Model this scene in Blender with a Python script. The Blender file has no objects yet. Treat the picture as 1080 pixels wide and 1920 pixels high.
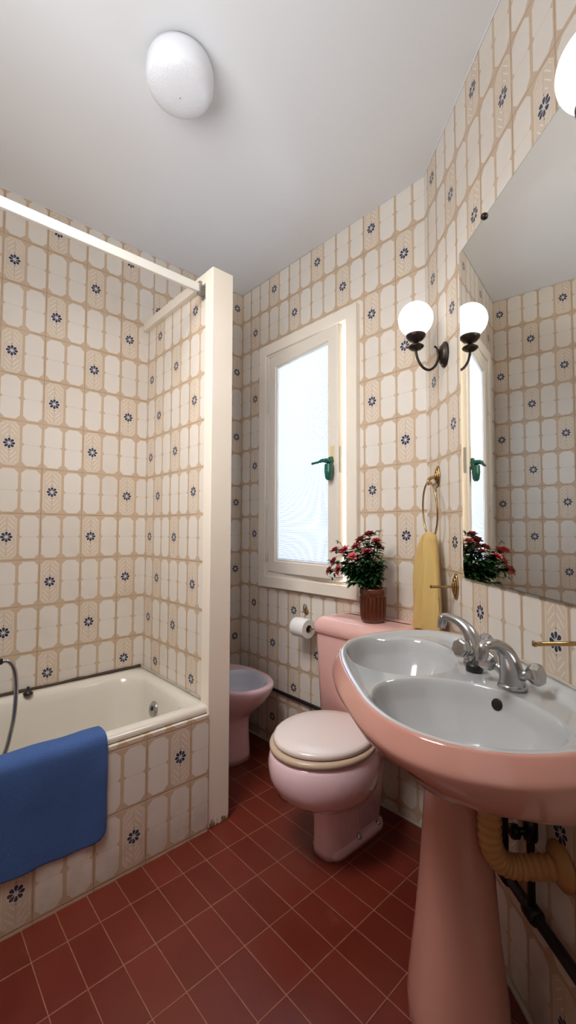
import bpy, bmesh, math, random
from mathutils import Vector, Matrix
random.seed(7)
C = bpy.context.scene.collection
PI = math.pi
sin, cos = math.sin, math.cos

def srgb(r, g, b):
    f = lambda c: ((c/255)/12.92 if c/255 <= .04045 else ((c/255+.055)/1.055)**2.4)
    return (f(r), f(g), f(b), 1)

# ------------------------------------------------------------------ node helpers
class Ex:
    """tiny expression wrapper round math nodes"""
    def __init__(s, nt, sock): s.nt, s.k = nt, sock
    def _op(s, op, *a, clamp=False):
        n = s.nt.nodes.new('ShaderNodeMath'); n.operation = op; n.use_clamp = clamp
        for i, x in enumerate((s,)+a):
            if isinstance(x, Ex): s.nt.links.new(x.k, n.inputs[i])
            else: n.inputs[i].default_value = x
        return Ex(s.nt, n.outputs[0])
    def __add__(s, o): return s._op('ADD', o)
    def __sub__(s, o): return s._op('SUBTRACT', o)
    def __mul__(s, o): return s._op('MULTIPLY', o)
    def __truediv__(s, o): return s._op('DIVIDE', o)
    def abs(s): return s._op('ABSOLUTE')
    def fract(s): return s._op('FRACT')
    def floor(s): return s._op('FLOOR')
    def max(s, o): return s._op('MAXIMUM', o)
    def min(s, o): return s._op('MINIMUM', o)
    def mod(s, o): return s._op('FLOORED_MODULO', o)
    def sin(s): return s._op('SINE')
    def sqrt(s): return s._op('SQRT')
    def atan2(s, o): return s._op('ARCTAN2', o)
    def inv(s): return s._op('MULTIPLY', -1)._op('ADD', 1)
    def step(s, edge, soft):           # 1 where s < edge, soft falloff
        n = s.nt.nodes.new('ShaderNodeMapRange'); n.interpolation_type = 'SMOOTHSTEP'
        s.nt.links.new(s.k, n.inputs[0])
        n.inputs[1].default_value = edge-soft; n.inputs[2].default_value = edge+soft
        n.inputs[3].default_value = 1; n.inputs[4].default_value = 0
        return Ex(s.nt, n.outputs[0])

def new_mat(name):
    m = bpy.data.materials.new(name); m.use_nodes = True
    nt = m.node_tree; b = nt.nodes['Principled BSDF']
    return m, nt, b
def mixc(nt, fac, a, b, mode='MIX'):
    n = nt.nodes.new('ShaderNodeMix'); n.data_type = 'RGBA'; n.blend_type = mode
    for i, x in ((0, fac), (6, a), (7, b)):
        if isinstance(x, Ex): nt.links.new(x.k, n.inputs[i])
        elif hasattr(x, 'is_output'): nt.links.new(x, n.inputs[i])
        else: n.inputs[i].default_value = x
    return n.outputs[2]
def noise(nt, vec, scale, detail=3, rough=.5, dim='3D'):
    n = nt.nodes.new('ShaderNodeTexNoise'); n.inputs['Scale'].default_value = scale
    n.inputs['Detail'].default_value = detail; n.inputs['Roughness'].default_value = rough
    if vec is not None: nt.links.new(vec, n.inputs['Vector'])
    return Ex(nt, n.outputs['Fac'])
def coords(nt, which='Object'):
    n = nt.nodes.new('ShaderNodeTexCoord'); return n.outputs[which]
def geo_pos(nt):
    n = nt.nodes.new('ShaderNodeNewGeometry'); return n.outputs['Position']
def sep(nt, v):
    n = nt.nodes.new('ShaderNodeSeparateXYZ'); nt.links.new(v, n.inputs[0])
    return [Ex(nt, n.outputs[i]) for i in range(3)]
def bump(nt, b, h, strength=.3, dist=.002):
    n = nt.nodes.new('ShaderNodeBump'); n.inputs['Strength'].default_value = strength
    n.inputs['Distance'].default_value = dist
    nt.links.new(h.k, n.inputs['Height']); nt.links.new(n.outputs[0], b.inputs['Normal'])

def plain(name, col, rough=.5, metal=0, bumps=None, var=0, coat=0, spec=.5):
    m, nt, b = new_mat(name)
    b.inputs['Base Color'].default_value = col
    b.inputs['Roughness'].default_value = rough; b.inputs['Metallic'].default_value = metal
    b.inputs['Specular IOR Level'].default_value = spec
    if coat: b.inputs['Coat Weight'].default_value = coat; b.inputs['Coat Roughness'].default_value = .05
    if var:
        n = noise(nt, coords(nt), 9, 4)
        dark = tuple(c*(1-var) for c in col[:3])+(1,)
        nt.links.new(mixc(nt, n, dark, col), b.inputs['Base Color'])
    if bumps:
        sc, st, di = bumps
        bump(nt, b, noise(nt, coords(nt), sc, 3), st, di)
    return m

# ------------------------------------------------------------------ wall tile material (printed tiles, UV = cells x rows)
def tile_mat():
    m, nt, b = new_mat('printed_wall_tile')
    uv = coords(nt, 'UV'); u, v, _ = sep(nt, uv)
    pos = geo_pos(nt); px, py, pz = sep(nt, pos)
    wob = (noise(nt, pos, 60, 2)-.5)*.0022
    a = ((u.fract()-.5)*.085)+wob
    bb = ((v.fract()-.5)*.2)+wob
    A, B = a.abs(), bb.abs()
    iu, iv = u.floor(), v.floor()
    isfl = ((iu+iv*2).mod(4)._op('COMPARE', 0, .4))
    # plain cell field
    d1 = A-.0365
    d2 = B-.0925
    d3 = (A+B-(.0365+.0925-.017))*.7
    d4 = (A-B-(.0365-.0085))*.7
    cell = d1.max(d2).max(d3).max(d4)
    incell = cell.step(0, .0009)
    midline = B.step(.0007, .0006)*A.step(.031, .001)
    rimline = (cell+.0012).abs().step(.0009, .0006)
    # flower cell
    f = (A-.0375).max(B-.0935).max((A+B-(.0375+.0935-.017))*.7)
    fin = f.step(0, .0009)
    ring = (f+.0022).abs().step(.0013, .0006)
    ring2 = (f+.0075).abs().step(.0008, .0006)*B._op('GREATER_THAN', .05)
    chev = ((B+A*1.0+A*A*5+.0085)/.0210).fract()
    leaf = (chev-.5).abs().step(.10, .05)*(A-.0155).abs().step(.0118, .0012)*(B-.055).abs().step(.027, .002)
    leafcol = leaf
    stem = A.step(.0007, .0005)*B.step(.08, .002)*B._op('GREATER_THAN', .022)
    R2 = (a*a+bb*bb).sqrt()
    th = bb.atan2(a)
    tp = (th+PI/8).mod(PI/4)-PI/8
    lx = R2*tp._op('COSINE'); ly = R2*tp.sin()
    petal = (((lx-.0138)/.0083)*((lx-.0138)/.0083)+(ly/(lx*.33+.0002))*(ly/(lx*.33+.0002))).step(1, .15)
    halo = (R2+(th*8).sin()*.0005).step(.0235, .0012)
    core = R2.step(.0055, .001)
    dia = (A*1.6+(B-.0285).abs()).step(.0035, .0008)
    # colour
    big = noise(nt, pos, 3.2, 4, .6)
    fine = noise(nt, pos, 45, 4, .6)
    wn = nt.nodes.new('ShaderNodeTexWhiteNoise'); wn.noise_dimensions = '2D'
    cb = nt.nodes.new('ShaderNodeCombineXYZ')
    nt.links.new((iu/2).floor().k, cb.inputs[0]); nt.links.new(iv.k, cb.inputs[1])
    nt.links.new(cb.outputs[0], wn.inputs[0])
    rnd = Ex(nt, wn.outputs[0])
    lat = mixc(nt, fine, srgb(199, 173, 146), srgb(211, 187, 161))
    cellc = mixc(nt, rnd, srgb(226, 218, 208), srgb(236, 230, 222))
    cellc = mixc(nt, big, cellc, srgb(226, 216, 204))
    col = mixc(nt, incell, lat, cellc)
    col = mixc(nt, rimline*.35, col, srgb(236, 222, 200))
    col = mixc(nt, midline*.55, col, srgb(196, 170, 142))
    fc = mixc(nt, fin, lat, srgb(217, 200, 182))
    fc = mixc(nt, (ring+ring2*.5).min(1)*.75, fc, srgb(234, 217, 190))
    fc = mixc(nt, leafcol*.9, fc, srgb(240, 229, 210))
    fc = mixc(nt, stem*.35, fc, srgb(172, 140, 116))
    fc = mixc(nt, halo*.7, fc, srgb(228, 219, 208))
    fc = mixc(nt, core*.7, fc, srgb(190, 198, 214))
    fc = mixc(nt, petal, fc, srgb(42, 49, 74))
    fc = mixc(nt, dia*.8, fc, srgb(82, 88, 108))
    col = mixc(nt, isfl, col, fc)
    # tile joints, every two cells and every row
    ju = ((u/2).fract()-.5).abs()*-.17+.085         # distance to vertical joint
    jv = (v.fract()-.5).abs()*-.2+.1
    jmask = noise(nt, pos, 5, 3, .7)
    jd = ju.min(jv)
    joint = jd.step(.0008, .0005)*(jmask.step(.54, .1)*.7+.12)
    col = mixc(nt, joint, col, srgb(120, 90, 64))
    stain = noise(nt, pos, 2.1, 5, .65).step(.40, .1)*.14
    col = mixc(nt, stain, col, srgb(176, 148, 112))
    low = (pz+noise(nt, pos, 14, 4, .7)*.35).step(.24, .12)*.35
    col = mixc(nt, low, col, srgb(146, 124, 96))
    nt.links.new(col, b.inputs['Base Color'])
    b.inputs['Roughness'].default_value = .34
    b.inputs['Specular IOR Level'].default_value = .4
    bump(nt, b, jd.step(.0015, .001)*-1.0+fine*.25+incell*.15, .45, .0015)
    return m

def floor_mat():
    m, nt, b = new_mat('red_floor_tile')
    pos = geo_pos(nt); x, y, z = sep(nt, pos)
    wob = (noise(nt, pos, 30, 2)-.5)*.0016
    u = (x+1.3600+.1733*20)/.1733; v = (y-.585+.0905*40)/.0905
    du = ((u.fract()-.5).abs()*-1+.5)*.1733+wob
    dv = ((v.fract()-.5).abs()*-1+.5)*.0905+wob
    d = du.min(dv)
    g = d.step(.0011, .0005)
    wn = nt.nodes.new('ShaderNodeTexWhiteNoise'); wn.noise_dimensions = '2D'
    cb = nt.nodes.new('ShaderNodeCombineXYZ')
    nt.links.new(u.floor().k, cb.inputs[0]); nt.links.new(v.floor().k, cb.inputs[1]); nt.links.new(cb.outputs[0], wn.inputs[0])
    n1 = noise(nt, pos, 7, 5, .65); n2 = noise(nt, pos, 160, 2, .6)
    base = mixc(nt, Ex(nt, wn.outputs[0]), srgb(88, 28, 18), srgb(106, 38, 27))
    base = mixc(nt, n1*.45, base, srgb(142, 62, 42))
    base = mixc(nt, n2*.25, base, srgb(92, 34, 24))
    sm = noise(nt, pos, 4, 6, .75).step(.36, .05)*.12
    base = mixc(nt, sm, base, srgb(176, 130, 112))
    col = mixc(nt, g*.8, base, srgb(160, 116, 90))
    nt.links.new(col, b.inputs['Base Color'])
    r = nt.nodes.new('ShaderNodeMapRange'); nt.links.new(n1.k, r.inputs[0]); r.inputs[3].default_value = .22; r.inputs[4].default_value = .48
    nt.links.new(r.outputs[0], b.inputs['Roughness'])
    bump(nt, b, d.step(.002, .001)*-1+n2*.18+n1*.2, .5, .0012)
    return m

M = {}
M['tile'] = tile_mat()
M['floor'] = floor_mat()
M['ceiling'] = plain('white_ceiling_paint', srgb(228, 229, 231), .9, bumps=(30, .08, .002))
M['cream'] = plain('cream_gloss_paint', srgb(241, 230, 215), .42, bumps=(25, .12, .002), var=.06)
def post_mat():
    m, nt, b = new_mat('peeling_cream_paint')
    pos = geo_pos(nt); x, y, z = sep(nt, pos)
    mp = nt.nodes.new('ShaderNodeMapping'); mp.inputs['Scale'].default_value = (1, 1, .22); nt.links.new(pos, mp.inputs[0])
    n = noise(nt, mp.outputs[0], 95, 3, .7); n2 = noise(nt, pos, 7, 4)
    base = mixc(nt, n2, srgb(238, 225, 208), srgb(244, 234, 219))
    chip = (z*5.0+n*.9).step(.50, .05)
    nt.links.new(mixc(nt, chip, base, srgb(140, 112, 84)), b.inputs['Base Color']); b.inputs['Roughness'].default_value = .45
    bump(nt, b, chip*-1+n2*.3, .4, .001)
    return m
M['post'] = post_mat()
M['sash'] = plain('off_white_gloss_paint', srgb(232, 222, 208), .4, bumps=(20, .1, .002), var=.04)
M['rail'] = plain('white_rail_enamel', srgb(226, 221, 212), .4, var=.05)
M['pink'] = plain('pink_sanitary_glaze', srgb(208, 150, 136), .14, coat=.5)
M['pink_cool'] = plain('pale_pink_glaze', srgb(247, 211, 219), .1, coat=.6)
M['pink_mid'] = plain('pink_cistern_glaze', srgb(236, 186, 178), .12, coat=.5)
M['white_glaze'] = plain('grey_white_glaze', srgb(190, 192, 193), .1, coat=.5)
M['bath'] = plain('bath_enamel', srgb(226, 219, 206), .16, coat=.3, var=.07)
M['seat'] = plain('seat_plastic', srgb(236, 222, 216), .22, coat=.3)
M['seat_ring'] = plain('seat_ring_plastic', srgb(205, 180, 156), .28)
M['chrome'] = plain('worn_chrome', (.47, .47, .47, 1), .27, 1, bumps=(40, .06, .001))
M['brass'] = plain('aged_brass', srgb(176, 146, 100), .26, 1, bumps=(80, .2, .001))
M['bronze'] = plain('dark_bronze', srgb(62, 54, 48), .38, .85, bumps=(60, .3, .001))
M['black'] = plain('black_rubber', srgb(22, 22, 22), .35)
M['pipe'] = plain('black_painted_pipe', srgb(24, 23, 24), .5, bumps=(50, .3, .002))
M['green'] = plain('green_enamel', srgb(22, 92, 74), .25, coat=.3)
M['towel'] = plain('yellow_terry', srgb(229, 194, 122), .95, bumps=(600, .8, .003), var=.12)
M['mat'] = plain('blue_terry', srgb(88, 120, 182), .97, bumps=(420, 1, .005), var=.28, spec=.1)
M['paper'] = plain('toilet_paper', srgb(240, 237, 232), .95, bumps=(90, .15, .001))
M['card'] = plain('cardboard_core', srgb(160, 142, 120), .9)
M['pot'] = plain('glazed_brown_ceramic', srgb(104, 48, 26), .25, coat=.5, var=.5)
M['soil'] = plain('dark_soil', srgb(40, 28, 20), .95, bumps=(90, .8, .005))
M['leaf'] = plain('green_leaf', srgb(40, 84, 40), .4, var=.5)
M['stem'] = plain('plant_stem', srgb(60, 72, 36), .6)
M['petal'] = plain('pink_petal', srgb(214, 100, 104), .6, var=.3)
M['hose'] = plain('tan_flexible_plastic', srgb(190, 142, 88), .45)
M['grime_shade'] = plain('dark_sealant_shade', srgb(84, 66, 52), .8, bumps=(60, .5, .003), var=.5)  # bath sealant; also colours the shade strip under the cistern lid
M['caulk'] = plain('old_white_caulk', srgb(196, 186, 172), .7, bumps=(70, .5, .003), var=.3)
M['lamp_plastic'] = plain('white_lamp_plastic', srgb(232, 233, 238), .3, bumps=None)
def pebble():
    m, nt, b = new_mat('pebbled_lamp_plastic')
    b.inputs['Base Color'].default_value = srgb(224, 225, 230); b.inputs['Roughness'].default_value = .25
    v = nt.nodes.new('ShaderNodeTexVoronoi'); v.inputs['Scale'].default_value = 190
    nt.links.new(coords(nt), v.inputs['Vector'])
    bump(nt, b, Ex(nt, v.outputs['Distance']), .35, .002)
    return m
M['pebble'] = pebble()
def globe_mat():
    m, nt, b = new_mat('lit_opal_glass')
    b.inputs['Base Color'].default_value = srgb(240, 240, 240); b.inputs['Roughness'].default_value = .08
    b.inputs['Emission Color'].default_value = (.90, .96, 1, 1); b.inputs['Emission Strength'].default_value = .95
    return m
M['globe'] = globe_mat()
def glass_mat():
    m, nt, b = new_mat('textured_window_glass')
    nt.nodes.remove(b); out = nt.nodes['Material Output']
    x, y, z = sep(nt, coords(nt))
    gx = (x*2*PI/.0078).sin(); gz = (z*2*PI/.0078).sin()
    h = gx*gz+noise(nt, coords(nt), 300, 2)*.5
    bp = nt.nodes.new('ShaderNodeBump'); bp.inputs['Strength'].default_value = .7; bp.inputs['Distance'].default_value = .003
    nt.links.new(h.k, bp.inputs['Height'])
    tr = nt.nodes.new('ShaderNodeBsdfTranslucent')
    dots = gz.step(-.1, .5).max(gx.step(-.3, .4)*.6)
    nt.links.new(mixc(nt, dots, (.66, .70, .74, 1), (.10, .14, .21, 1)), tr.inputs[0])
    nt.links.new(bp.outputs[0], tr.inputs['Normal'])
    gl = nt.nodes.new('ShaderNodeBsdfGlossy'); gl.inputs['Roughness'].default_value = .15
    nt.links.new(bp.outputs[0], gl.inputs['Normal'])
    mx = nt.nodes.new('ShaderNodeMixShader'); mx.inputs[0].default_value = .06
    nt.links.new(tr.outputs[0], mx.inputs[1]); nt.links.new(gl.outputs[0], mx.inputs[2])
    nt.links.new(mx.outputs[0], out.inputs[0])
    return m
M['glass'] = glass_mat()
def mirror_mat():
    m, nt, b = new_mat('old_silvered_mirror')
    b.inputs['Metallic'].default_value = 1; b.inputs['Roughness'].default_value = .008
    x, y, z = sep(nt, coords(nt))
    # de-silvered speckle along the lower edge
    n = noise(nt, coords(nt), 38, 5, .75)
    e = z+(n*-.040)+(y-.333)*.006
    sp = e.step(-.022, .004)
    edge = (y-.333).min(y*-1+.93).min(z).min(z*-1+1.063).step(.0035, .001)
    col = mixc(nt, edge*.5, (.985, .96, .885, 1), (.42, .55, .47, 1))
    col = mixc(nt, sp, col, (.20, .15, .10, 1))
    nt.links.new(col, b.inputs['Base Color'])
    nt.links.new((sp*.55+.008).k, b.inputs['Roughness'])
    return m
M['mirror'] = mirror_mat()
M['mirror_edge'] = plain('green_glass_edge', srgb(92, 120, 104), .2)

# ------------------------------------------------------------------ mesh helpers
def obj(name, bm, mat, parent=None, smooth=True, recalc=True, solid=None, sub=0):
    if recalc: bmesh.ops.recalc_face_normals(bm, faces=bm.faces)
    me = bpy.data.meshes.new(name); bm.to_mesh(me); bm.free()
    if smooth:
        for p in me.polygons: p.use_smooth = True
    mats = mat if isinstance(mat, (list, tuple)) else [mat]
    for k in mats: me.materials.append(M[k] if isinstance(k, str) else k)
    o = bpy.data.objects.new(name, me); C.objects.link(o)
    if parent: o.parent = parent
    if solid:
        md = o.modifiers.new('s', 'SOLIDIFY'); md.thickness = solid; md.offset = -1
    if sub:
        md = o.modifiers.new('d', 'SUBSURF'); md.levels = sub; md.render_levels = sub
    if smooth == 'auto':
        for e in me.edges: pass
        md = o.modifiers.new('n', 'EDGE_SPLIT'); md.split_angle = math.radians(38)
    return o
def thing(name, label, cat, loc=(0, 0, 0), rz=0, group=None):
    o = bpy.data.objects.new(name, None); C.objects.link(o); o.empty_display_size = .05
    o.location = loc; o.rotation_euler = (0, 0, rz); tag(o, label, cat, group); return o
def tag(o, label, cat, group=None):
    o['label'] = label; o['category'] = cat
    if group: o['group'] = group
    return o
def struct(o, label=None):
    o['kind'] = 'structure'
    return o
def box(bm, x0, x1, y0, y1, z0, z1, bev=0, seg=2):
    r = bmesh.ops.create_cube(bm, size=1)
    vs = r['verts']
    for v in vs:
        v.co = Vector(((x0+x1)/2+v.co.x*(x1-x0), (y0+y1)/2+v.co.y*(y1-y0), (z0+z1)/2+v.co.z*(z1-z0)))
    if bev:
        es = list({e for v in vs for e in v.link_edges})
        bmesh.ops.bevel(bm, geom=es, offset=bev, segments=seg, profile=.5, affect='EDGES')
    return bm
def loft(bm, rings, cap0=True, cap1=True, closed=True):
    V = [[bm.verts.new(p) for p in r] for r in rings]
    n = len(V[0])
    for i in range(len(V)-1):
        for j in range(n if closed else n-1):
            k = (j+1) % n
            bm.faces.new((V[i][j], V[i][k], V[i+1][k], V[i+1][j]))
    if cap0: bm.faces.new(list(reversed(V[0])))
    if cap1: bm.faces.new(V[-1])
    return V
def lathe(bm, prof, c=(0, 0, 0), seg=32, axis='z', cap=True):
    rings = []
    for r, z in prof:
        ring = []
        for j in range(seg):
            a = 2*PI*j/seg
            p = (r*cos(a), r*sin(a), z)
            if axis == 'x': p = (p[2], p[0], p[1])
            if axis == 'y': p = (p[0], p[2], p[1])
            ring.append(Vector(c)+Vector(p))
        rings.append(ring)
    return loft(bm, rings, cap, cap)
def tube(bm, pts, r, seg=12, cap=True, closed=False, flat=1):
    pts = [Vector(p) for p in pts]; n = len(pts)
    rr = r if isinstance(r, (list, tuple)) else [r]*n
    up = None; rings = []
    for i, p in enumerate(pts):
        if closed: t = pts[(i+1) % n]-pts[i-1]
        else: t = pts[min(i+1, n-1)]-pts[max(i-1, 0)]
        t.normalize()
        if up is None:
            up = Vector((0, 0, 1)) if abs(t.z) < .9 else Vector((1, 0, 0))
        up = (up-t*up.dot(t)).normalized(); sd = t.cross(up)
        rings.append([p+(sd*cos(2*PI*j/seg)+up*sin(2*PI*j/seg)*flat)*rr[i] for j in range(seg)])
    if closed: rings.append(rings[0]); 
    if closed:
        V = [[bm.verts.new(q) for q in r_] for r_ in rings[:-1]]; m = len(V)
        for i in range(m):
            for j in range(seg):
                k = (j+1) % seg
                bm.faces.new((V[i][j], V[i][k], V[(i+1) % m][k], V[(i+1) % m][j]))
    else: loft(bm, rings, cap, cap)
def crom(P, per=8, closed=False):
    P = [Vector(p) for p in P]; n = len(P); out = []
    rng = range(n if closed else n-1)
    for i in rng:
        if closed: a, b, c, d = P[i-1], P[i], P[(i+1) % n], P[(i+2) % n]
        else: a, b, c, d = P[max(i-1, 0)], P[i], P[i+1], P[min(i+2, n-1)]
        for k in range(per):
            t = k/per
            out.append(.5*((2*b)+(c-a)*t+(2*a-5*b+4*c-d)*t*t+(3*b-a-3*c+d)*t**3))
    if not closed: out.append(P[-1])
    return out
def egg(cx, cy, rx, rf, rb, z, n=48, e=2.0, ax='y'):
    """closed ring; rf reaches toward -y, rb toward +y; e = superellipse power"""
    out = []
    for j in range(n):
        a = 2*PI*j/n; c, s = cos(a), sin(a)
        X = math.copysign(abs(c)**(2/e), c)*rx
        Y = math.copysign(abs(s)**(2/e), s)
        Y *= rb if s > 0 else rf
        if ax == 'y': out.append(Vector((cx+X, cy+Y, z)))
        else: out.append(Vector((cx-Y, cy+X, z)))       # front toward +x
    return out
def sstep(x, a, b):
    t = min(1, max(0, (x-a)/(b-a))); return t*t*(3-2*t)

# ------------------------------------------------------------------ room constants (camera stands at x=y=0)
XL, YW, H = -2.154, 1.5764, 2.6225
ZC = 1.162
CX, CY = -.903, YW
PHI = math.radians(139.93)
D = Vector((-cos(PHI), -sin(PHI)))             # along the right wall, toward the viewer
RZ = math.radians(229.93)                       # local x = away from wall, local y = along wall
def RW(s, t, z):                                # right-wall frame -> world
    n = Vector((sin(PHI), -cos(PHI)))
    return Vector((CX+D.x*t-n.x*s, CY+D.y*t-n.y*s, z))
W, HR = .085, .2
YB = -.75; TE = 2.25
PE = RW(0, TE, 0)

def wall(name, quads, uvf, mat='tile', nsub=1, thick=.06):
    """quads: list of 4 world points (ccw seen from the room); uvf(point)->(u,v)"""
    bm = bmesh.new(); uvl = bm.loops.layers.uv.new('UVMap')
    for q in quads:
        f = uvf
        if len(q) == 5: f = q[4]; q = q[:4]
        a, b, c, d = [Vector(p) for p in q]
        g = [[bm.verts.new(a.lerp(b, i/nsub).lerp(d.lerp(c, i/nsub), j/nsub)) for i in range(nsub+1)] for j in range(nsub+1)]
        for j in range(nsub):
            for i in range(nsub):
                fc = bm.faces.new((g[j][i], g[j+1][i], g[j+1][i+1], g[j][i+1]))
                for l in fc.loops: l[uvl].uv = f(l.vert.co)
    o = obj(name, bm, mat, smooth=False, recalc=False, solid=thick)
    return struct(o)
def vq(p, q, z0, z1): return [(p[0], p[1], z0), (q[0], q[1], z0), (q[0], q[1], z1), (p[0], p[1], z1)]

# left wall (bath recess part and alcove part); normals face +x : go from far to near
zr = .5+500
def uvL(p): return ((p.y-.3589)/W+.5+400+2, (p.z-ZC-1.3684)/HR+zr)
def uvLa(p): return ((p.y-1.5381)/W+.5+400, (p.z-ZC-1.3684)/HR+zr)
wall('wall_left', [vq((XL, 1.0), (XL, YB), 0, H), vq((XL, YW), (XL, 1.0), 0, H)+[uvLa]], uvL)
# window wall with opening
def uvW(p): return ((p.x+1.170)/W+.5+400, (p.z-ZC-1.3801)/HR+zr)
WX0, WX1, WZ0, WZ1 = -1.885, -1.285, .915, 2.155
wall('wall_window', [vq((CX, YW), (WX1, YW), 0, H), vq((WX0, YW), (XL, YW), 0, H),
                     vq((WX1, YW), (WX0, YW), 0, WZ0), vq((WX1, YW), (WX0, YW), WZ1, H)], uvW)
# right wall: rows grow very slightly downward
def uvR(p):
    t = (p.x-CX)*D.x+(p.y-CY)*D.y
    z = p.z-ZC-1.3828
    return (-(t-.0836)/.0858+.5+400, z/.203+zr)
wall('wall_right', [vq(tuple(PE[:2]), (CX, CY), 0, H)], uvR)
wall('wall_side', [vq((PE.x, YB), tuple(PE[:2]), 0, H)], lambda p: (p.y/W+400, p.z/HR+500))
wall('wall_back', [vq((XL, YB), (PE.x, YB), 0, H)], lambda p: (p.x/W+400, p.z/HR+500))

bm = bmesh.new(); box(bm, XL-.06, PE.x+.06, YB-.06, YW+.06, -.06, 0); struct(obj('floor', bm, 'floor', smooth=False))
bm = bmesh.new(); box(bm, XL-.06, PE.x+.06, YB-.06, YW+.06, H, H+.06); struct(obj('ceiling', bm, 'ceiling', smooth=False))

# partition between bath and alcove
PY, PYB, PXR = .962, 1.035, -1.548
def uvP(p): return ((p.x+2.0039)/W+.5+400, (p.z-ZC-.9669)/HR+zr)
def uvPs(p): return ((p.x+2.089)/W+.5+400+2, (p.z-ZC-.9669)/HR+zr)
def uvPb(p): return (-(p.x+2.0039)/W+.5+400, (p.z-ZC-.9669)/HR+zr)
bm = bmesh.new(); uvl = bm.loops.layers.uv.new('UVMap')
for q, f in ((vq((XL, PY), (-2.0464, PY), 0, 2.2), uvPs), (vq((-2.0464, PY), (PXR, PY), 0, 2.2), uvP), (vq((PXR, PYB), (XL, PYB), 0, 2.2), uvPb)):
    fc = bm.faces.new([bm.verts.new(Vector(p)) for p in q])
    for l in fc.loops: l[uvl].uv = f(l.vert.co)
struct(obj('wall_partition', bm, 'tile', smooth=False, recalc=False))
# wooden post and cap framing the partition
bm = bmesh.new()
bm2 = box(bm, -1.548, -1.490, .940, 1.041, 0, 2.243, .003)
struct(obj('trim_1', bm, 'post', smooth=False))
bm = bmesh.new(); box(bm, XL+.001, -1.549, .940, 1.041, 2.197, 2.242, .002); struct(obj('trim_2', bm, 'cream', smooth=False))

# thin plaster bead where walls meet the ceiling and grout fillet at the floor
def bead(name, pts, r, mat):
    bm = bmesh.new(); tube(bm, pts, r, 6); return struct(obj(name, bm, mat))
bead('trim_3', [(XL+.002, YB, H-.001), (XL+.002, YW, H-.001)], .002, 'ceiling')
bead('trim_4', [(XL, YW-.002, H-.001), (CX, YW-.002, H-.001), tuple(RW(.002, TE, H-.001))], .002, 'ceiling')
bead('trim_5', [(XL+.002, PYB, 0), (XL+.004, YW-.004, .001), (CX, YW-.004, .001), tuple(RW(.004, TE, .001))], .008, 'caulk')
bead('trim_6', [(-1.511, YB, .001), (-1.511, PY-.024, .001)], .006, 'caulk')
bead('trim_7', [(XL+.003, PYB+.002, H*.0+.01), (XL+.003, PYB+.002, 2.19)], .002, 'caulk')

# bath panel
def uvB(p): return (-(p.y-.819)/.0868+.5+400, (p.z-.320)/.207+zr)
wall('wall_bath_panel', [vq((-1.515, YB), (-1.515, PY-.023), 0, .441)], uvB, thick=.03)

# ------------------------------------------------------------------ window_1
wroot = bpy.data.objects.new('window_1', None); C.objects.link(wroot); wroot.location = (-1.585, YW, .88); wroot['kind'] = 'structure'
ox, oz = 1.585, -.88
def wl(bm): bmesh.ops.translate(bm, verts=bm.verts, vec=(ox, -YW, oz)); return bm
def mitre_frame(x0, x1, z0, z1, w, y0, y1, bev=.004):
    """picture-frame with mitred corners, profile bevelled"""
    bm = bmesh.new()
    prof = [(0, y1), (0, y0+bev), (bev, y0), (w-bev, y0), (w, y0+bev), (w, y1)]
    rings = []
    for (cx, cz, sx, sz) in ((x0, z0, 1, 1), (x1, z0, -1, 1), (x1, z1, -1, -1), (x0, z1, 1, -1)):
        rings.append([Vector((cx+sx*a, y, cz+sz*a)) for a, y in prof])
    V = [[bm.verts.new(p) for p in r] for r in rings]
    for i in range(4):
        for j in range(len(prof)):
            k = (j+1) % len(prof)
            bm.faces.new((V[i][j], V[i][k], V[(i+1) % 4][k], V[(i+1) % 4][j]))
    return bm
bm = mitre_frame(-1.948, -1.238, .848, 2.215, .062, YW-.030, YW-.001); obj('window_casing', wl(bm), 'cream', wroot, smooth=False)
bm = mitre_frame(-1.892, -1.288, .908, 2.160, .022, YW-.020, YW+.09, .003); obj('window_frame', wl(bm), 'sash', wroot, smooth=False)
# hinged sash, slightly ajar. local frame hinge at left edge
SX0, SX1, SZ0, SZ1 = -1.868, -1.318, .932, 2.136
hinge = Vector((SX0, YW-.018, 0))
sash = bpy.data.objects.new('window_sash', None)
SW = SX1-SX0
bm = bmesh.new()
def sbar(bm, x0, x1, z0, z1, y0=0, y1=.034, bev=.004): box(bm, x0, x1, y0, y1, z0, z1, bev)
bm = mitre_frame(0, SW, SZ0, SZ1, .066, 0, .034, .005)
bmesh.ops.translate(bm, verts=bm.verts, vec=(0, 0, -.88))
s1 = obj('window_sash', bm, 'sash', wroot, smooth=False)
ANG = -math.radians(4.2)
s1.location = (SX0+ox, -.022, 0); s1.rotation_euler = (0, 0, ANG)
bm = mitre_frame(.064, SW-.064, SZ0+.064, SZ1-.064, .012, .006, .026, .004)
bmesh.ops.translate(bm, verts=bm.verts, vec=(0, 0, -.88)); obj('glazing_bead', bm, 'sash', s1, smooth=False)
bm = bmesh.new(); box(bm, .072, SW-.072, .017, .020, SZ0+.072-.88, SZ1-.072-.88); obj('window_pane', bm, 'glass', s1, smooth=False)
for zz in (1.30, 1.86, 1.02):
    bm = bmesh.new(); tube(bm, [(-.004, -.004, zz-.88-.03), (-.004, -.004, zz-.88+.03)], .006, 10); obj('window_hinge', bm, 'sash', s1)
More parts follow.
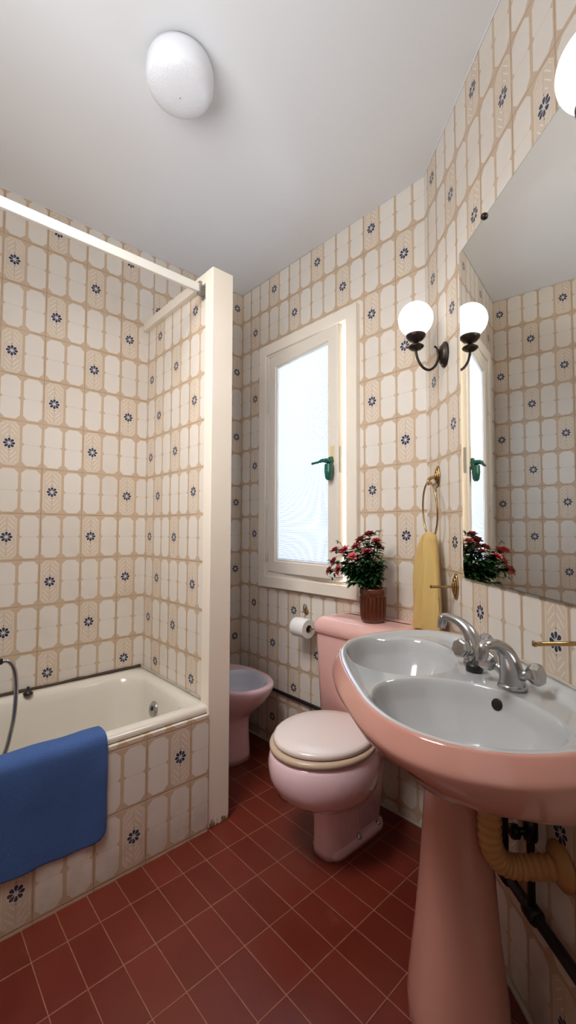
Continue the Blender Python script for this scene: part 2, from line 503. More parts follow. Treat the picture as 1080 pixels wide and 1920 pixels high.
# handle on the stile
hz = 1.485-.88; hx = SW-.034
bm = bmesh.new(); box(bm, hx-.013, hx+.013, -.004, .001, hz-.02, hz+.075, .002); obj('latch_plate', bm, plain('ivory_plate', srgb(226, 206, 160), .4), s1, smooth=False)
bm = bmesh.new()
box(bm, hx-.012, hx+.012, -.020, -.003, hz-.035, hz+.022, .006, 3)
lathe(bm, [(.011, -.045), (.012, -.03), (.013, -.003)], (hx, 0, hz), 16, 'y')
loft(bm, [egg(hx, -.026, a, b, b, z, 20) for a, b, z in ((.010, .011, hz-.012), (.021, .018, hz-.015), (.022, .019, hz-.05), (.017, .015, hz-.080), (.008, .008, hz-.090))])
obj('window_handle', bm, 'green', s1, smooth='auto')
bm = bmesh.new()
tube(bm, crom([(hx, -.040, hz), (hx-.022, -.043, hz+.002), (hx-.045, -.046, hz-.002), (hx-.088, -.050, hz-.006)], 5), [.014]*3+[.013]*3+[.011]*3+[.0085]*4+[.0075]*3, 12, flat=.8)
obj('handle_lever', bm, 'green', s1)
bm = bmesh.new(); box(bm, SW-.001, SW+.002, .012, .022, hz-.05, hz+.07); obj('strike_slot', bm, 'chrome', s1, smooth=False)
# outside sill reveal
bm = bmesh.new()
box(bm, -1.95, -1.885, YW+.061, YW+.18, .85, 2.22); box(bm, -1.285, -1.22, YW+.061, YW+.18, .85, 2.22)
box(bm, -1.95, -1.22, YW+.061, YW+.18, .85, .912); box(bm, -1.95, -1.22, YW+.061, YW+.18, 2.158, 2.22)
obj('window_reveal', wl(bm), 'sash', wroot, smooth=False)

# ------------------------------------------------------------------ shower rail
t = thing('shower_rail', 'flat white shower curtain rail running high above the bath', 'curtain rail', (-1.585, PY, 2.185))
bm = bmesh.new(); box(bm, -.008, .008, YB-PY+.002, -.030, -.016, .020, .002); obj('rail', bm, 'rail', t, smooth=False)
bm = bmesh.new(); box(bm, -.012, .012, -.034, -.001, -.026, .030, .003); box(bm, -.02, .02, -.006, -.001, -.035, .04, .002); obj('bracket', bm, plain('grey_bracket', srgb(150, 146, 138), .4, .5), t, smooth=False)

# ------------------------------------------------------------------ bath tub
def rrect(x0, x1, y0, y1, r, z, n=12):
    out = []
    for (cx, cy, a0) in ((x1-r, y1-r, 0), (x0+r, y1-r, 90), (x0+r, y0+r, 180), (x1-r, y0+r, 270)):
        for k in range(n+1):
            a = math.radians(a0+90*k/n); out.append(Vector((cx+r*cos(a), cy+r*sin(a), z)))
    return out
t = thing('bathtub', 'built-in white enamel bathtub behind the tiled panel', 'bathtub', (-1.83, .1, 0))
bm = bmesh.new()
L0, L1, B0, B1 = XL+.002, -1.497, YB+.002, PY-.002
def T(ring): return [p-Vector((-1.83, .1, 0)) for p in ring]
rings = [rrect(L0, L1-.006, B0, B1, .012, .4425), rrect(L0, L1-.001, B0, B1, .014, .447), rrect(L0, L1, B0, B1, .016, .455), rrect(L0+.002, L1-.005, B0+.002, B1-.002, .016, .466),
         rrect(L0+.008, L1-.016, B0+.008, B1-.008, .02, .472), rrect(L0+.03, L1-.045, B0+.04, B1-.035, .05, .470),
         rrect(L0+.045, L1-.062, B0+.06, B1-.050, .10, .464), rrect(L0+.055, L1-.072, B0+.075, B1-.058, .12, .448), rrect(L0+.065, L1-.080, B0+.09, B1-.066, .125, .41),
         rrect(L0+.085, L1-.095, B0+.13, B1-.082, .125, .30), rrect(L0+.105, L1-.112, B0+.20, B1-.105, .12, .18), rrect(L0+.13, L1-.135, B0+.27, B1-.225, .10, .115), rrect(L0+.19, L1-.2, B0+.36, B1-.30, .07, .095)]
loft(bm, [T(r) for r in rings], cap0=False)
obj('tub', bm, 'bath', t)
# chrome overflow on the sloping end
ov = Vector((-1.852, PY-.077, .368))-Vector((-1.83, .1, 0))
bm = bmesh.new(); lathe(bm, [(.001, -.007), (.026, -.008), (.031, -.005), (.033, .004)], (0, 0, 0), 28, 'y')
o = obj('overflow', bm, 'chrome', t); o.location = ov; o.rotation_euler = (math.radians(-16), 0, 0)
bm = bmesh.new(); lathe(bm, [(.001, -.0105), (.0105, -.010), (.0105, -.006)], (0, 0, .002), 16, 'y'); oo = obj('overflow_hole', bm, 'black', o)
# grimy sealant line round the bath
bm = bmesh.new(); P = []
for i in range(46):
    P.append((XL+.008, -.7+i*(PY-.012+.7)/45, .476+random.uniform(-.002, .003)))
tube(bm, P, [random.uniform(.006, .010) for _ in P], 6)
struct(obj('trim_8', bm, 'grime_shade'))
bm = bmesh.new(); P = [(XL+.01+i*(.64)/24, PY-.006, .474+random.uniform(-.001, .002)) for i in range(24)]
tube(bm, P, [random.uniform(.003, .008) for _ in P], 6); struct(obj('trim_9', bm, 'caulk'))
bm = bmesh.new(); lathe(bm, [(.018, 0), (.019, .006), (.010, .012), (.004, .02), (.006, .03), (.002, .033)], (0, 0, 0), 16)
o = obj('bath_plug', bm, 'black'); o.location = (XL+.052, .445, .4712); tag(o, 'small black rubber plug sitting on the wall side rim of the bathtub', 'bath plug')

# shower hose hanging over the bath (continues to a mixer beyond the frame)
t = thing('bath_mixer', 'chrome bath mixer with looping flexible shower hose at the photo\'s left edge', 'tap', (XL, .12, .70))
def HP(y, z, x=-1.8): return (x-XL, y-.12, z-.70)
bm = bmesh.new()
tube(bm, crom([HP(.30, .703), HP(.318, .700), HP(.335, .672), HP(.343, .62), HP(.343, .56), HP(.339, .50), HP(.330, .445), HP(.312, .385, -1.79), HP(.27, .31, -1.78), HP(.18, .24, -1.78), HP(.05, .25, -1.80), HP(-.02, .4, -1.9), HP(-.02, .6, -2.02), HP(.02, .66, -2.09)], 8), .0075, 12)
obj('shower_hose', bm, 'chrome', t)
bm = bmesh.new(); tube(bm, [HP(.12, .706, -1.84), HP(.20, .706, -1.82), HP(.300, .703, -1.80)], [.013, .014, .0105], 14); obj('hand_shower_grip', bm, 'black', t)
bm = bmesh.new(); lathe(bm, [(.012, 0), (.035, .01), (.036, .025), (.02, .03)], (.34, -.04, .0), 24, 'z'); tube(bm, [HP(.12, .706, -1.84), HP(.08, .71, -1.83)], .012, 12); obj('hand_shower_head', bm, 'chrome', t)
bm = bmesh.new(); tube(bm, [(.055, -.17, .0), (.055, .03, .0)], .02, 18); tube(bm, [(0, -.14, 0), (.055, -.14, 0)], .018, 16); tube(bm, [(0, 0, 0), (.055, 0, 0)], .018, 16)
tube(bm, crom([(.055, -.07, 0), (.12, -.07, .01), (.16, -.07, -.015)], 5), .012, 12); tube(bm, [(.055, .03, 0), (.055, .06, 0)], .024, 10); tube(bm, [(.055, -.20, 0), (.055, -.17, 0)], .024, 10)
tube(bm, crom([(.06, -.03, .01), (.15, -.03, .03), (.27, -.035, .02), (.33, -.035, .008)], 6), .008, 10)
tube(bm, [(.055, -.10, -.01), (.064, -.10, -.04)], .01, 10)
obj('mixer_body', bm, 'chrome', t)

# ------------------------------------------------------------------ blue bath mat over the rim
def mat_profile(s):       # arc length from inner end over rim and down
    pts = [(-1.598, .405), (-1.592, .445), (-1.580, .472), (-1.560, .484), (-1.525, .487), (-1.500, .484), (-1.487, .472), (-1.483, .450), (-1.484, .40), (-1.487, .30), (-1.486, .22), (-1.485, .150)]
    return pts
pr = crom([(a, 0, b) for a, b in mat_profile(0)], 6)
bm = bmesh.new(); ny = 60; y0, y1 = -.10, .549
acc = [0]
for i in range(1, len(pr)): acc.append(acc[-1]+(pr[i]-pr[i-1]).length)
Ltot = acc[-1]; V = []
for i, p in enumerate(pr):
    dend = Ltot-acc[i]; R_ = .045
    sh = R_-math.sqrt(max(0, R_*R_-max(0, R_-dend)**2)) if dend < R_ else 0
    row = []
    for j in range(ny+1):
        y = (y0+sh)+(y1-y0-2*sh)*j/ny
        hang = sstep(acc[i], .16, .3)
        x = p.x+hang*.0035*(1+sin(y*26)+.5*sin(y*61+1))
        z = p.z+hang*(y-.55)*(-.05)*min(1, (acc[i]-.1)/.3)+.0015*sin(y*40)
        row.append(bm.verts.new((x, y, z)))
    V.append(row)
for i in range(len(V)-1):
    for j in range(ny): bm.faces.new((V[i][j], V[i][j+1], V[i+1][j+1], V[i+1][j]))
o = obj('bath_mat', bm, 'mat'); md = o.modifiers.new('s', 'SOLIDIFY'); md.thickness = .009; md.offset = 0
md = o.modifiers.new('b', 'BEVEL'); md.width = .003; md.segments = 2
tag(o, 'blue terry bath mat hung over the bathtub rim', 'bath mat')

# ------------------------------------------------------------------ toilet
TX = -1.102
t = thing('toilet', 'pink close-coupled toilet with beige lid below the window', 'toilet', (TX, 1.33, 0))
def tl(rings): return [[p-Vector((TX, 1.33, 0)) for p in r] for r in rings]
bm = bmesh.new()
cy = 1.19
loft(bm, tl([egg(TX, cy, .160, .190, .20, .392), egg(TX, cy, .174, .205, .215, .389), egg(TX, cy, .181, .213, .22, .375), egg(TX, cy, .188, .217, .222, .345), egg(TX, cy, .187, .213, .22, .305),
             egg(TX, cy+.005, .175, .196, .21, .262), egg(TX, cy+.015, .148, .160, .19, .225), egg(TX, cy+.03, .112, .118, .17, .203), egg(TX, cy+.05, .07, .085, .14, .193)]))
cyc = 1.26
loft(bm, tl([egg(TX, cyc, .060, .100, .09, .25, e=3), egg(TX, cyc, .060, .100, .09, .19, e=3), egg(TX, cyc, .058, .097, .09, .10, e=3), egg(TX, cyc, .060, .097, .09, .02, e=3), egg(TX, cyc, .062, .099, .09, 0, e=3)]))
loft(bm, tl([egg(TX, 1.42, .044, .15, .12, .36, e=4), egg(TX, 1.42, .044, .15, .10, .2, e=4), egg(TX, 1.42, .046, .15, .05, .0, e=4)]))
loft(bm, tl([egg(TX, 1.33, .050, .14, .13, .036, e=5), egg(TX, 1.33, .066, .15, .145, .030, e=5), egg(TX, 1.33, .070, .155, .15, .014, e=5), egg(TX, 1.33, .070, .155, .15, 0, e=5)]))
loft(bm, tl([egg(TX, 1.43, .10, .18, .13, .398, e=4), egg(TX, 1.43, .112, .18, .135, .385, e=4), egg(TX, 1.43, .112, .18, .135, .33, e=4), egg(TX, 1.43, .06, .14, .12, .25, e=4)]))
obj('bowl', bm, 'pink_cool', t)
bm = bmesh.new()
def se(s, z, dy=0): return egg(TX, cy+dy, .182*s, .212*s, .195*s, z)
loft(bm, tl([se(.97, .3925), se(1.0, .396), se(1.005, .404), se(.99, .412), se(.94, .414)])); obj('seat', bm, 'seat_ring', t)
bm = bmesh.new()
def ls(s, z): return egg(TX, cy+.002, .172*s, .200*s, .188*s, z)
loft(bm, tl([ls(.97, .4165), ls(.995, .419), ls(1.0, .427), ls(.985, .434), ls(.93, .4385), ls(.7, .442), ls(.35, .4435), ls(.05, .444)])); obj('lid', bm, 'seat', t)
for sx in (-.07, .07):
    bm = bmesh.new(); tube(bm, [(sx-.016, .062, .416), (sx+.016, .062, .416)], .012, 14); obj('hinge', bm, 'seat_ring', t)
# cistern
bm = bmesh.new()
TY0, TY1 = 1.368, YW-.001
def cr(x0, x1, ya, yb, z, r=.03): return rrect(x0, x1, ya, yb, r, z)
loft(bm, tl([cr(TX-.205, TX+.205, TY0+.02, TY1, .385, .03), cr(TX-.213, TX+.213, TY0+.008, TY1, .40, .03), cr(TX-.231, TX+.231, TY0+.002, TY1, .718, .03), cr(TX-.231, TX+.231, TY0+.002, TY1, .724, .03)])); obj('cistern', bm, 'pink_mid', t)
bm = bmesh.new()
def cl(i, z, r=.035): return rrect(TX-.240+i, TX+.240-i, TY0-.010+i, TY1, r, z)
loft(bm, tl([cl(.006, .7245), cl(0, .730), cl(0, .752), cl(.004, .768), cl(.014, .782), cl(.03, .791), cl(.07, .7945, .06), cl(.09, .795, .07)])); obj('cistern_lid', bm, 'pink_mid', t)
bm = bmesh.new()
box(bm, -.225, .225, .041, .05, .721, .7255); obj('lid_shade_strip', bm, 'grime_shade', t, smooth=False)  # solid dark strip standing in for the shade under the lid
for yy in (-.02, .10):
    bm = bmesh.new(); lathe(bm, [(.011, .0), (.011, .004), (.006, .007), (.005, .014), (.001, .016)], (.061, yy, .031), 12); obj('floor_bolt', bm, 'chrome', t)

# bidet
BX, BY = -1.875, 1.322
t = thing('bidet', 'pale pink bidet in the alcove behind the partition post', 'bidet', (BX, BY, 0))
def bl(rings): return [[p-Vector((BX, BY, 0)) for p in r] for r in rings]
def be(hw, f, b, z, e=2.15, dx=0): return egg(BX+dx, BY, hw, f, b, z, 56, e, 'x')
bm = bmesh.new()
loft(bm, bl([be(.095, .085, .17, 0, 2.6), be(.092, .082, .17, .03, 2.6), be(.086, .076, .17, .15, 2.6), be(.088, .080, .18, .205, 2.6), be(.105, .105, .20, .235), be(.135, .150, .22, .27), be(.163, .205, .24, .32), be(.176, .240, .25, .365), be(.180, .252, .255, .392),
             be(.178, .250, .253, .402), be(.170, .242, .247, .408), be(.155, .226, .235, .408), be(.146, .216, .10, .404)], ), cap1=False)
obj('bowl', bm, 'pink_cool', t)
bm = bmesh.new()
loft(bm, bl([be(.1465, .2165, .101, .4045), be(.140, .208, .095, .398), be(.132, .198, .088, .38), be(.120, .175, .078, .33), be(.09, .125, .06, .285), be(.03, .04, .02, .272)]), cap0=False)
obj('basin', bm, plain('bidet_white_glaze', srgb(226, 228, 238), .1, coat=.5), t)
bm = bmesh.new(); lathe(bm, [(.020, .405), (.020, .41), (.014, .418), (.012, .46), (.016, .468), (.011, .476)], (-.165, .02, 0), 20); tube(bm, crom([(-.165, .02, .44), (-.13, .02, .448), (-.10, .02, .43)], 5), .009, 12)
obj('tap', bm, 'chrome', t)

# toilet paper on its holder
t = thing('toilet_paper_holder', 'small brass toilet paper holder fixed beside the pink cistern', 'holder', (-1.53, YW, .70))
bm = bmesh.new(); lathe(bm, [(.016, -.001), (.017, -.004), (.010, -.010)], (-.055, 0, .05), 16, 'y')
tube(bm, [(-.055, -.006, .05), (-.055, -.03, .05)], .004, 8)
tube(bm, [(-.055+.010*cos(a), -.012, .066+.020*sin(a)) for a in [2*PI*k/20 for k in range(20)]], .0028, 8, closed=True)
obj('backplate', bm, 'brass', t)
bm = bmesh.new(); tube(bm, crom([(.054, 0, -.012), (.054, -.05, -.012), (.054, -.075, -.011), (.046, -.08, -.012), (.03, -.08, -.012), (-.05, -.08, -.012)], 6), .004, 8); lathe(bm, [(.014, -.001), (.015, -.004), (.008, -.010)], (.054, 0, -.012), 14, 'y')
obj('arm', bm, 'brass', t)
t = thing('toilet_roll', 'white toilet paper roll on the holder left of the pink cistern', 'toilet paper', (-1.533, YW-.08, .688))
bm = bmesh.new()
pf = [(.019, -.045), (.0445, -.045), (.046, -.042), (.046, .042), (.0445, .045), (.019, .045)]
rings = []
for r, x in pf: rings.append([Vector((x, r*cos(2*PI*j/40), r*sin(2*PI*j/40))) for j in range(40)])
rings.append(rings[0]); loft(bm, rings, False, False); obj('paper', bm, 'paper', t, smooth='auto')
bm = bmesh.new(); lathe(bm, [(.0189, -.0455), (.0189, .0455)], (0, 0, 0), 30, 'x', cap=False); lathe(bm, [(.0172, .0455), (.0172, -.0455)], (0, 0, 0), 30, 'x', cap=False); obj('core', bm, 'card', t)

# floor drain cover
bm = bmesh.new(); lathe(bm, [(.062, 0), (.064, .004), (.058, .007), (.03, .009), (.003, .0095)], (0, 0, 0), 36)
o = obj('floor_drain_cover', bm, 'chrome'); o.location = (-1.435, 1.345, .0005); tag(o, 'round chrome floor drain cover left of the pink toilet', 'drain cover')

# flower pot on the cistern
PXp, PYp = -1.078, 1.452
t = thing('potted_plant', 'pink flowering plant in ribbed brown pot on the cistern', 'plant', (PXp, PYp, .7955))
bm = bmesh.new(); n = 176; rings = []
for r, z, fl in ((.030, 0, 0), (.044, .001, 0), (.0475, .008, .3), (.050, .02, 1), (.0515, .06, 1), (.0525, .100, 1), (.0525, .104, .2), (.055, .107, 0), (.056, .118, 0), (.0555, .132, 0), (.054, .135, 0), (.050, .133, 0), (.049, .118, 0), (.03, .118, 0)):
    rings.append([Vector(((r+fl*.0065*abs(sin(10*2*PI*j/n/1))-fl*.005)*cos(2*PI*j/n), (r+fl*.0065*abs(sin(10*2*PI*j/n))-fl*.005)*sin(2*PI*j/n), z)) for j in range(n)])
loft(bm, rings); obj('pot', bm, 'pot', t)
bm = bmesh.new(); lathe(bm, [(.0488, .121), (.03, .126), (.002, .128)], (0, 0, 0), 24); obj('soil', bm, 'soil', t)
# image-facing horizontal directions for an asymmetric spray
er = Vector((cos(math.radians(47.6)), sin(math.radians(47.6)), 0)); ef = Vector((-er.y, er.x, 0))
stems = bmesh.new(); leaves = bmesh.new(); blossoms = []
def add_leaf(bm, p, d, n_, L, wd):
    d = d.normalized(); sd = d.cross(n_).normalized(); nn = sd.cross(d).normalized()
    prof = [(0, .1), (.2, .75), (.45, 1), (.7, .72), (.88, .35), (1, .02)]
    rows = []
    for f_, w_ in prof:
        c_ = p+d*L*f_-nn*L*.35*f_*f_
        rows.append([bm.verts.new(c_-sd*wd*w_+nn*wd*.35*w_), bm.verts.new(c_), bm.verts.new(c_+sd*wd*w_+nn*wd*.35*w_)])
    for a, b in zip(rows, rows[1:]):
        for k in range(2): bm.faces.new((a[k], a[k+1], b[k+1], b[k]))
rnd = random.Random(11)
tips = []
spots = [(-.146, .148, .0), (-.148, .102, .02), (-.168, .067, .0), (-.111, .150, -.02), (-.063, .161, .0), (-.039, .191, .02), (-.009, .213, .0), (.015, .185, -.02), (-.026, .143, -.04), (.030, .163, .02), (-.135, .074, -.03), (-.085, .125, -.05), (-.05, .165, .05), (.0, .15, .05)]
for k, (rx_, hz_, dp) in enumerate(spots):
    tip = er*(rx_-.004)+ef*dp+Vector((0, 0, .135+hz_))
    base = Vector((rnd.uniform(-.012, .012), rnd.uniform(-.012, .012), .12))
    mid = base.lerp(tip, .5)+Vector((0, 0, .03))+er*rx_*-.12
    path = crom([base, mid, tip], 6); tube(stems, path, .0016, 6)
    tips.append((tip, (tip-mid).normalized()))
    for i_ in range(2, len(path)):
        for q in range(3):
            az = rnd.uniform(0, 2*PI); dd = Vector((cos(az), sin(az), rnd.uniform(-.1, .8)))
            add_leaf(leaves, path[i_], dd, Vector((0, 0, 1)), rnd.uniform(.026, .042), rnd.uniform(.008, .012))
for k in range(22):
    az = rnd.uniform(0, 2*PI); rr_ = rnd.uniform(.03, .085)
    out = er*(cos(az)*rr_-.045)+ef*sin(az)*rr_*.8
    tip = out+Vector((0, 0, rnd.uniform(.165, .275)-rr_*.2)); base = Vector((0, 0, .122))
    path = crom([base, base.lerp(tip, .5)+Vector((0, 0, .018)), tip], 5); tube(stems, path, .0013, 5)
    for i_ in range(3, len(path)):
        for q in range(3):
            a2 = rnd.uniform(0, 2*PI); dd = Vector((cos(a2), sin(a2), rnd.uniform(-.2, .7)))+out.normalized()*.6
            add_leaf(leaves, path[i_], dd, Vector((0, 0, 1)), rnd.uniform(.026, .042), rnd.uniform(.008, .012))
for (rx_, hz_) in ((.058, .088), (.028, .232), (-.135, .185), (.040, .13), (-.155, .04)):
    tip = er*rx_+Vector((0, 0, .135+hz_)); path = crom([Vector((0, 0, .13)), Vector((0, 0, .16))+er*rx_*.5+Vector((0, 0, hz_*.3)), tip], 5); tube(stems, path, .0011, 5)
    for q in range(5): add_leaf(leaves, path[-1]-er*.004*q, Vector((rnd.uniform(-1, 1), rnd.uniform(-1, 1), rnd.uniform(-.3, .8))), Vector((0, 0, 1)), .022, .0045)
obj('stems', stems, 'stem', t); obj('foliage', leaves, 'leaf', t, recalc=False)
for k, (tip, d0) in enumerate(tips):
    bm = bmesh.new(); ax = (d0+Vector((rnd.uniform(-.4, .4), rnd.uniform(-.4, .4), rnd.uniform(0, .5)))).normalized()
    u_ = ax.orthogonal().normalized(); v_ = ax.cross(u_)
    for layer, (cnt, sp, L) in enumerate(((5, .95, .019), (5, .6, .017), (4, .25, .014))):
        for q in range(cnt):
            a = 2*PI*q/cnt+layer*.6; dr = (u_*cos(a)+v_*sin(a))*sp+ax*(1.05-sp*.6)
            add_leaf(bm, tip, dr, ax, L*1.45, .0125)
    obj('blossom', bm, 'petal', t, recalc=False)

# ------------------------------------------------------------------ washbasin (right-wall frame)
t = thing('washbasin', 'pink double-bowl pedestal washbasin with grey white interior', 'sink', RW(0, 0, 0), RZ)
# contour points (t, s)
K0 = [(.42, .003), (.345, .035), (.298, .10), (.292, .18), (.318, .27), (.375, .355), (.46, .412), (.56, .438), (.68, .447), (.80, .446), (.90, .437), (.985, .405), (1.045, .345), (1.075, .26), (1.068, .16), (1.03, .075), (.96, .018), (.88, .003), (.75, .003), (.6, .003), (.5, .003)]
def polar(points, c, n=720):
    P = crom([(a, b, 0) for a, b in points], 24, True)
    an = sorted(((math.atan2(p.y-c[1], p.x-c[0]) % (2*PI)), math.hypot(p.x-c[0], p.y-c[1])) for p in P)
    an = [(an[-1][0]-2*PI, an[-1][1])]+an+[(an[0][0]+2*PI, an[0][1])]
    tab = []; i = 0
    for k in range(n+1):
        a = 2*PI*k/n
        while an[i+1][0] < a: i += 1
        (a0, r0), (a1, r1) = an[i], an[i+1]
        tab.append(r0+(r1-r0)*(a-a0)/max(1e-9, a1-a0))
    def f(a):
        a = (a % (2*PI))/(2*PI)*n; i_ = int(a); fr = a-i_
        return tab[i_ % (n+1)]*(1-fr)+tab[min(n, i_+1)]*fr
    return f
KC = (.685, .235); KF = polar(K0, KC)
b1c = (.522, .272); b1 = polar([(.350, .200), (.372, .315), (.435, .385), (.523, .414), (.61, .395), (.672, .335), (.688, .270), (.655, .192), (.58, .140), (.48, .118), (.40, .135)], b1c)
b2c = (.880, .270); b2 = polar([(.712, .290), (.733, .370), (.80, .410), (.88, .414), (.955, .395), (1.018, .335), (1.044, .25), (1.020, .160), (.955, .115), (.87, .112), (.78, .150), (.73, .215)], b2c)
ZR = .840
def topz(tt, ss):
    a = math.atan2(ss-KC[1], tt-KC[0]); rr = math.hypot(ss-KC[1], tt-KC[0]); dist = KF(a)-rr   # distance inside the rim
    back = sstep(ss, .16, .05)
    z = ZR-.014*sstep(dist, .006, .034)*(1-back)-.020*back*sstep(dist, .012, .062)
    z = z-.0015*(1-sstep(dist, 0, .006))
    for c, f in ((b1c, b1), (b2c, b2)):
        aa = math.atan2(ss-c[1], tt-c[0]); e = math.hypot(ss-c[1], tt-c[0])/f(aa)
        if e < 1.06:
            g = min(1, max(0, (1.04-e)/1.04)); z -= .150*(1-(1-g)**3.2)*sstep(e, 1.06, .93)
    return z
bm = bmesh.new(); NA, NR = 360, 120
ctr = bm.verts.new((KC[1], KC[0], topz(KC[0], KC[1]))); prev = None; ringsV = []
for i in range(1, NR+1):
    rho = i/NR; row = []
    for j in range(NA):
        a = 2*PI*j/NA; r = KF(a)*rho
        tt, ss = KC[0]+r*cos(a), KC[1]+r*sin(a)
        row.append(bm.verts.new((ss, tt, topz(tt, ss))))
    ringsV.append(row)
for j in range(NA): bm.faces.new((ctr, ringsV[0][j], ringsV[0][(j+1) % NA]))
for i in range(NR-1):
    for j in range(NA):
        k = (j+1) % NA; bm.faces.new((ringsV[i][j], ringsV[i+1][j], ringsV[i+1][k], ringsV[i][k]))
for v in bm.verts: v.co.x = max(.0025, v.co.x)
obj('bowl_interior', bm, 'white_glaze', t)
bm = bmesh.new(); rings = []
def Kring(off, z, sc=1, tilt=0):
    out = []
    for j in range(180):
        a = 2*PI*j/180; r = (KF(a)+off)*sc; tt, ss = KC[0]+r*cos(a), KC[1]+r*sin(a)
        dg = math.degrees(a) if a < PI else math.degrees(a)-360
        e = -.016+.016*sstep(dg, -12, 8)+.024*sstep(dg, 6, 32) if dg > -90 else 0
        if dg <= -90: e = .024-.040*sstep(dg, -150, -90)
        out.append(Vector((max(.0025, ss), tt, z+e*tilt)))
    return out
for off, z, tl_ in ((-.001, .8375, 0), (.001, .8395, 0), (.0045, .8385, 0), (.008, .8355, 0), (.021, .8115, 0), (.0245, .8055, 0), (.0250, .7985, 0), (.012, .768, .5), (.0, .750, 1), (-.008, .742, 1), (-.022, .734, 1), (-.06, .716, .8), (-.10, .700, .3), (-.15, .69, 0)):
    rings.append(Kring(off, z, 1, tl_))
rings.append(Kring(-.15, .675, .5))
loft(bm, rings, cap0=False); obj('basin_body', bm, 'pink', t)
# pedestal
bm = bmesh.new(); rings = []
for z, ht, hs, ct, cs in ((.0, .096, .100, .672, .188), (.03, .103, .106, .672, .188), (.07, .105, .107, .672, .188), (.12, .100, .103, .672, .188), (.25, .085, .089, .672, .187), (.40, .072, .077, .672, .186), (.55, .062, .068, .672, .185), (.64, .060, .065, .672, .185), (.695, .064, .070, .672, .186)):
    rings.append([Vector((p.x, p.y, z)) for p in egg(cs, ct, hs, ht, ht, z, 64, 2.7)])
loft(bm, rings); obj('pedestal', bm, 'pink', t)
# overflow hole in the near bowl
bm = bmesh.new(); lathe(bm, [(.0120, -.003), (.0122, .0012), (.0105, .0020), (.001, .0018)], (0, 0, 0), 22)
ovh = obj('overflow_hole', bm, 'black', t)
# place it on the wall-side flank
def bowl_pt(tt, ss):
    z = topz(tt, ss); e = .002
    nx = -(topz(tt, ss+e)-topz(tt, ss-e))/(2*e); ny_ = -(topz(tt+e, ss)-topz(tt-e, ss))/(2*e)
    return Vector((ss, tt, z)), Vector((nx, ny_, 1)).normalized()
cand = [(.744+(.858-.744)*k/60, .12+.06*k/60, .778+(.824-.778)*k/60) for k in range(-120, 200)]
best = min(cand, key=lambda q: abs(topz(q[0], q[1])-q[2]) if .69 < q[0] < 1.0 and q[1] > .10 else 9)
p, nn = bowl_pt(best[0], best[1])
ovh.location = p; ovh.rotation_mode = 'QUATERNION'; ovh.rotation_quaternion = Vector((0, 0, 1)).rotation_difference(nn)
for c in (b1c, b2c):
    bm = bmesh.new(); lathe(bm, [(.024, .001), (.023, .004), (.016, .003), (.013, -.002), (.001, -.002)], (c[1], c[0], topz(*c)), 24); obj('waste', bm, 'chrome', t)
# white sealant behind the basin
bm = bmesh.new(); P = [(.004, .40+i*.55/28, ZR+.002+random.uniform(-.001, .0015)) for i in range(29)]
tube(bm, P, [random.uniform(.004, .006) for _ in P], 6); obj('sealant', bm, 'caulk', t)

# taps: built along +x (out from the wall) then turned
def make_tap(name, label, loc, rz, sc=1.0):
    t = thing(name, label, 'tap', loc, rz, 'chrome mixer taps on the washbasin'); t.scale = (sc, sc, sc)
    bm = bmesh.new()
    loft(bm, [egg(0, 0, .030, .029, .029, 0, 28), egg(0, 0, .031, .030, .030, .004, 28), egg(0, 0, .0285, .027, .027, .010, 28), egg(0, 0, .024, .024, .024, .012, 28)])
    P = crom([(0, 0, .004), (.001, 0, .028), (.008, 0, .056), (.022, 0, .080), (.045, 0, .096), (.070, 0, .103), (.090, 0, .104), (.100, 0, .101)], 5)
    R_ = crom([(.0285, 0, 0), (.0255, 0, 0), (.0215, 0, 0), (.0175, 0, 0), (.0140, 0, 0), (.0122, 0, 0), (.0115, 0, 0), (.0095, 0, 0)], 5)
    tube(bm, P, [q.x for q in R_], 20, flat=.92)
    obj('spout', bm, 'chrome', t)
    bm = bmesh.new(); ax = Vector((.22, 0, -1)).normalized(); rings = []
    for d, r in ((-.010, .008), (-.008, .0115), (.0, .0122), (.016, .0122), (.018, .0108), (.026, .0108), (.0265, .007)):
        c_ = Vector((.0985, 0, .098))+ax*d; u_ = Vector((0, 1, 0)); v_ = ax.cross(u_)
        rings.append([c_+(u_*cos(2*PI*j/20)+v_*sin(2*PI*j/20))*r for j in range(20)])
    loft(bm, rings); obj('aerator', bm, 'chrome', t)
    for sy in (-1, 1):
        bm = bmesh.new()
        tube(bm, [(.002, sy*.012, .030), (.002, sy*.028, .036), (.003, sy*.040, .041)], [.013, .011, .0095], 14)
        h = obj('handle', bm, 'chrome', t)
        bm = bmesh.new()      # faceted knob
        ax = Vector((.08, sy, .30)).normalized(); u_ = Vector((1, 0, 0)); v_ = ax.cross(u_)
        base = Vector((.003, sy*.037, .040)); rings = []
        for d, r in ((0, .011), (.007, .0195), (.020, .0245), (.027, .0235), (.031, .016), (.032, .004)):
            rings.append([base+ax*d+(u_*cos(2*PI*j/7+.3)+v_*sin(2*PI*j/7+.3))*r for j in range(7)])
        loft(bm, rings); k_ = obj('knob', bm, 'chrome', h, smooth=False)
        md = k_.modifiers.new('b', 'BEVEL'); md.width = .003; md.segments = 2
    return t
TZ = topz(.60, .095)
make_tap('mixer_tap', 'chrome mixer tap over the far bowl of the washbasin', RW(.095, .595, TZ), RZ+math.radians(-58))
make_tap('mixer_tap', 'chrome mixer tap over the near bowl of the washbasin', RW(.100, .772, topz(.772, .100)), RZ+math.radians(28))
bm = bmesh.new(); lathe(bm, [(.017, 0), (.0195, .002), (.0195, .014), (.017, .019), (.008, .021), (.006, .026), (.001, .028)], (0, 0, 0), 24)
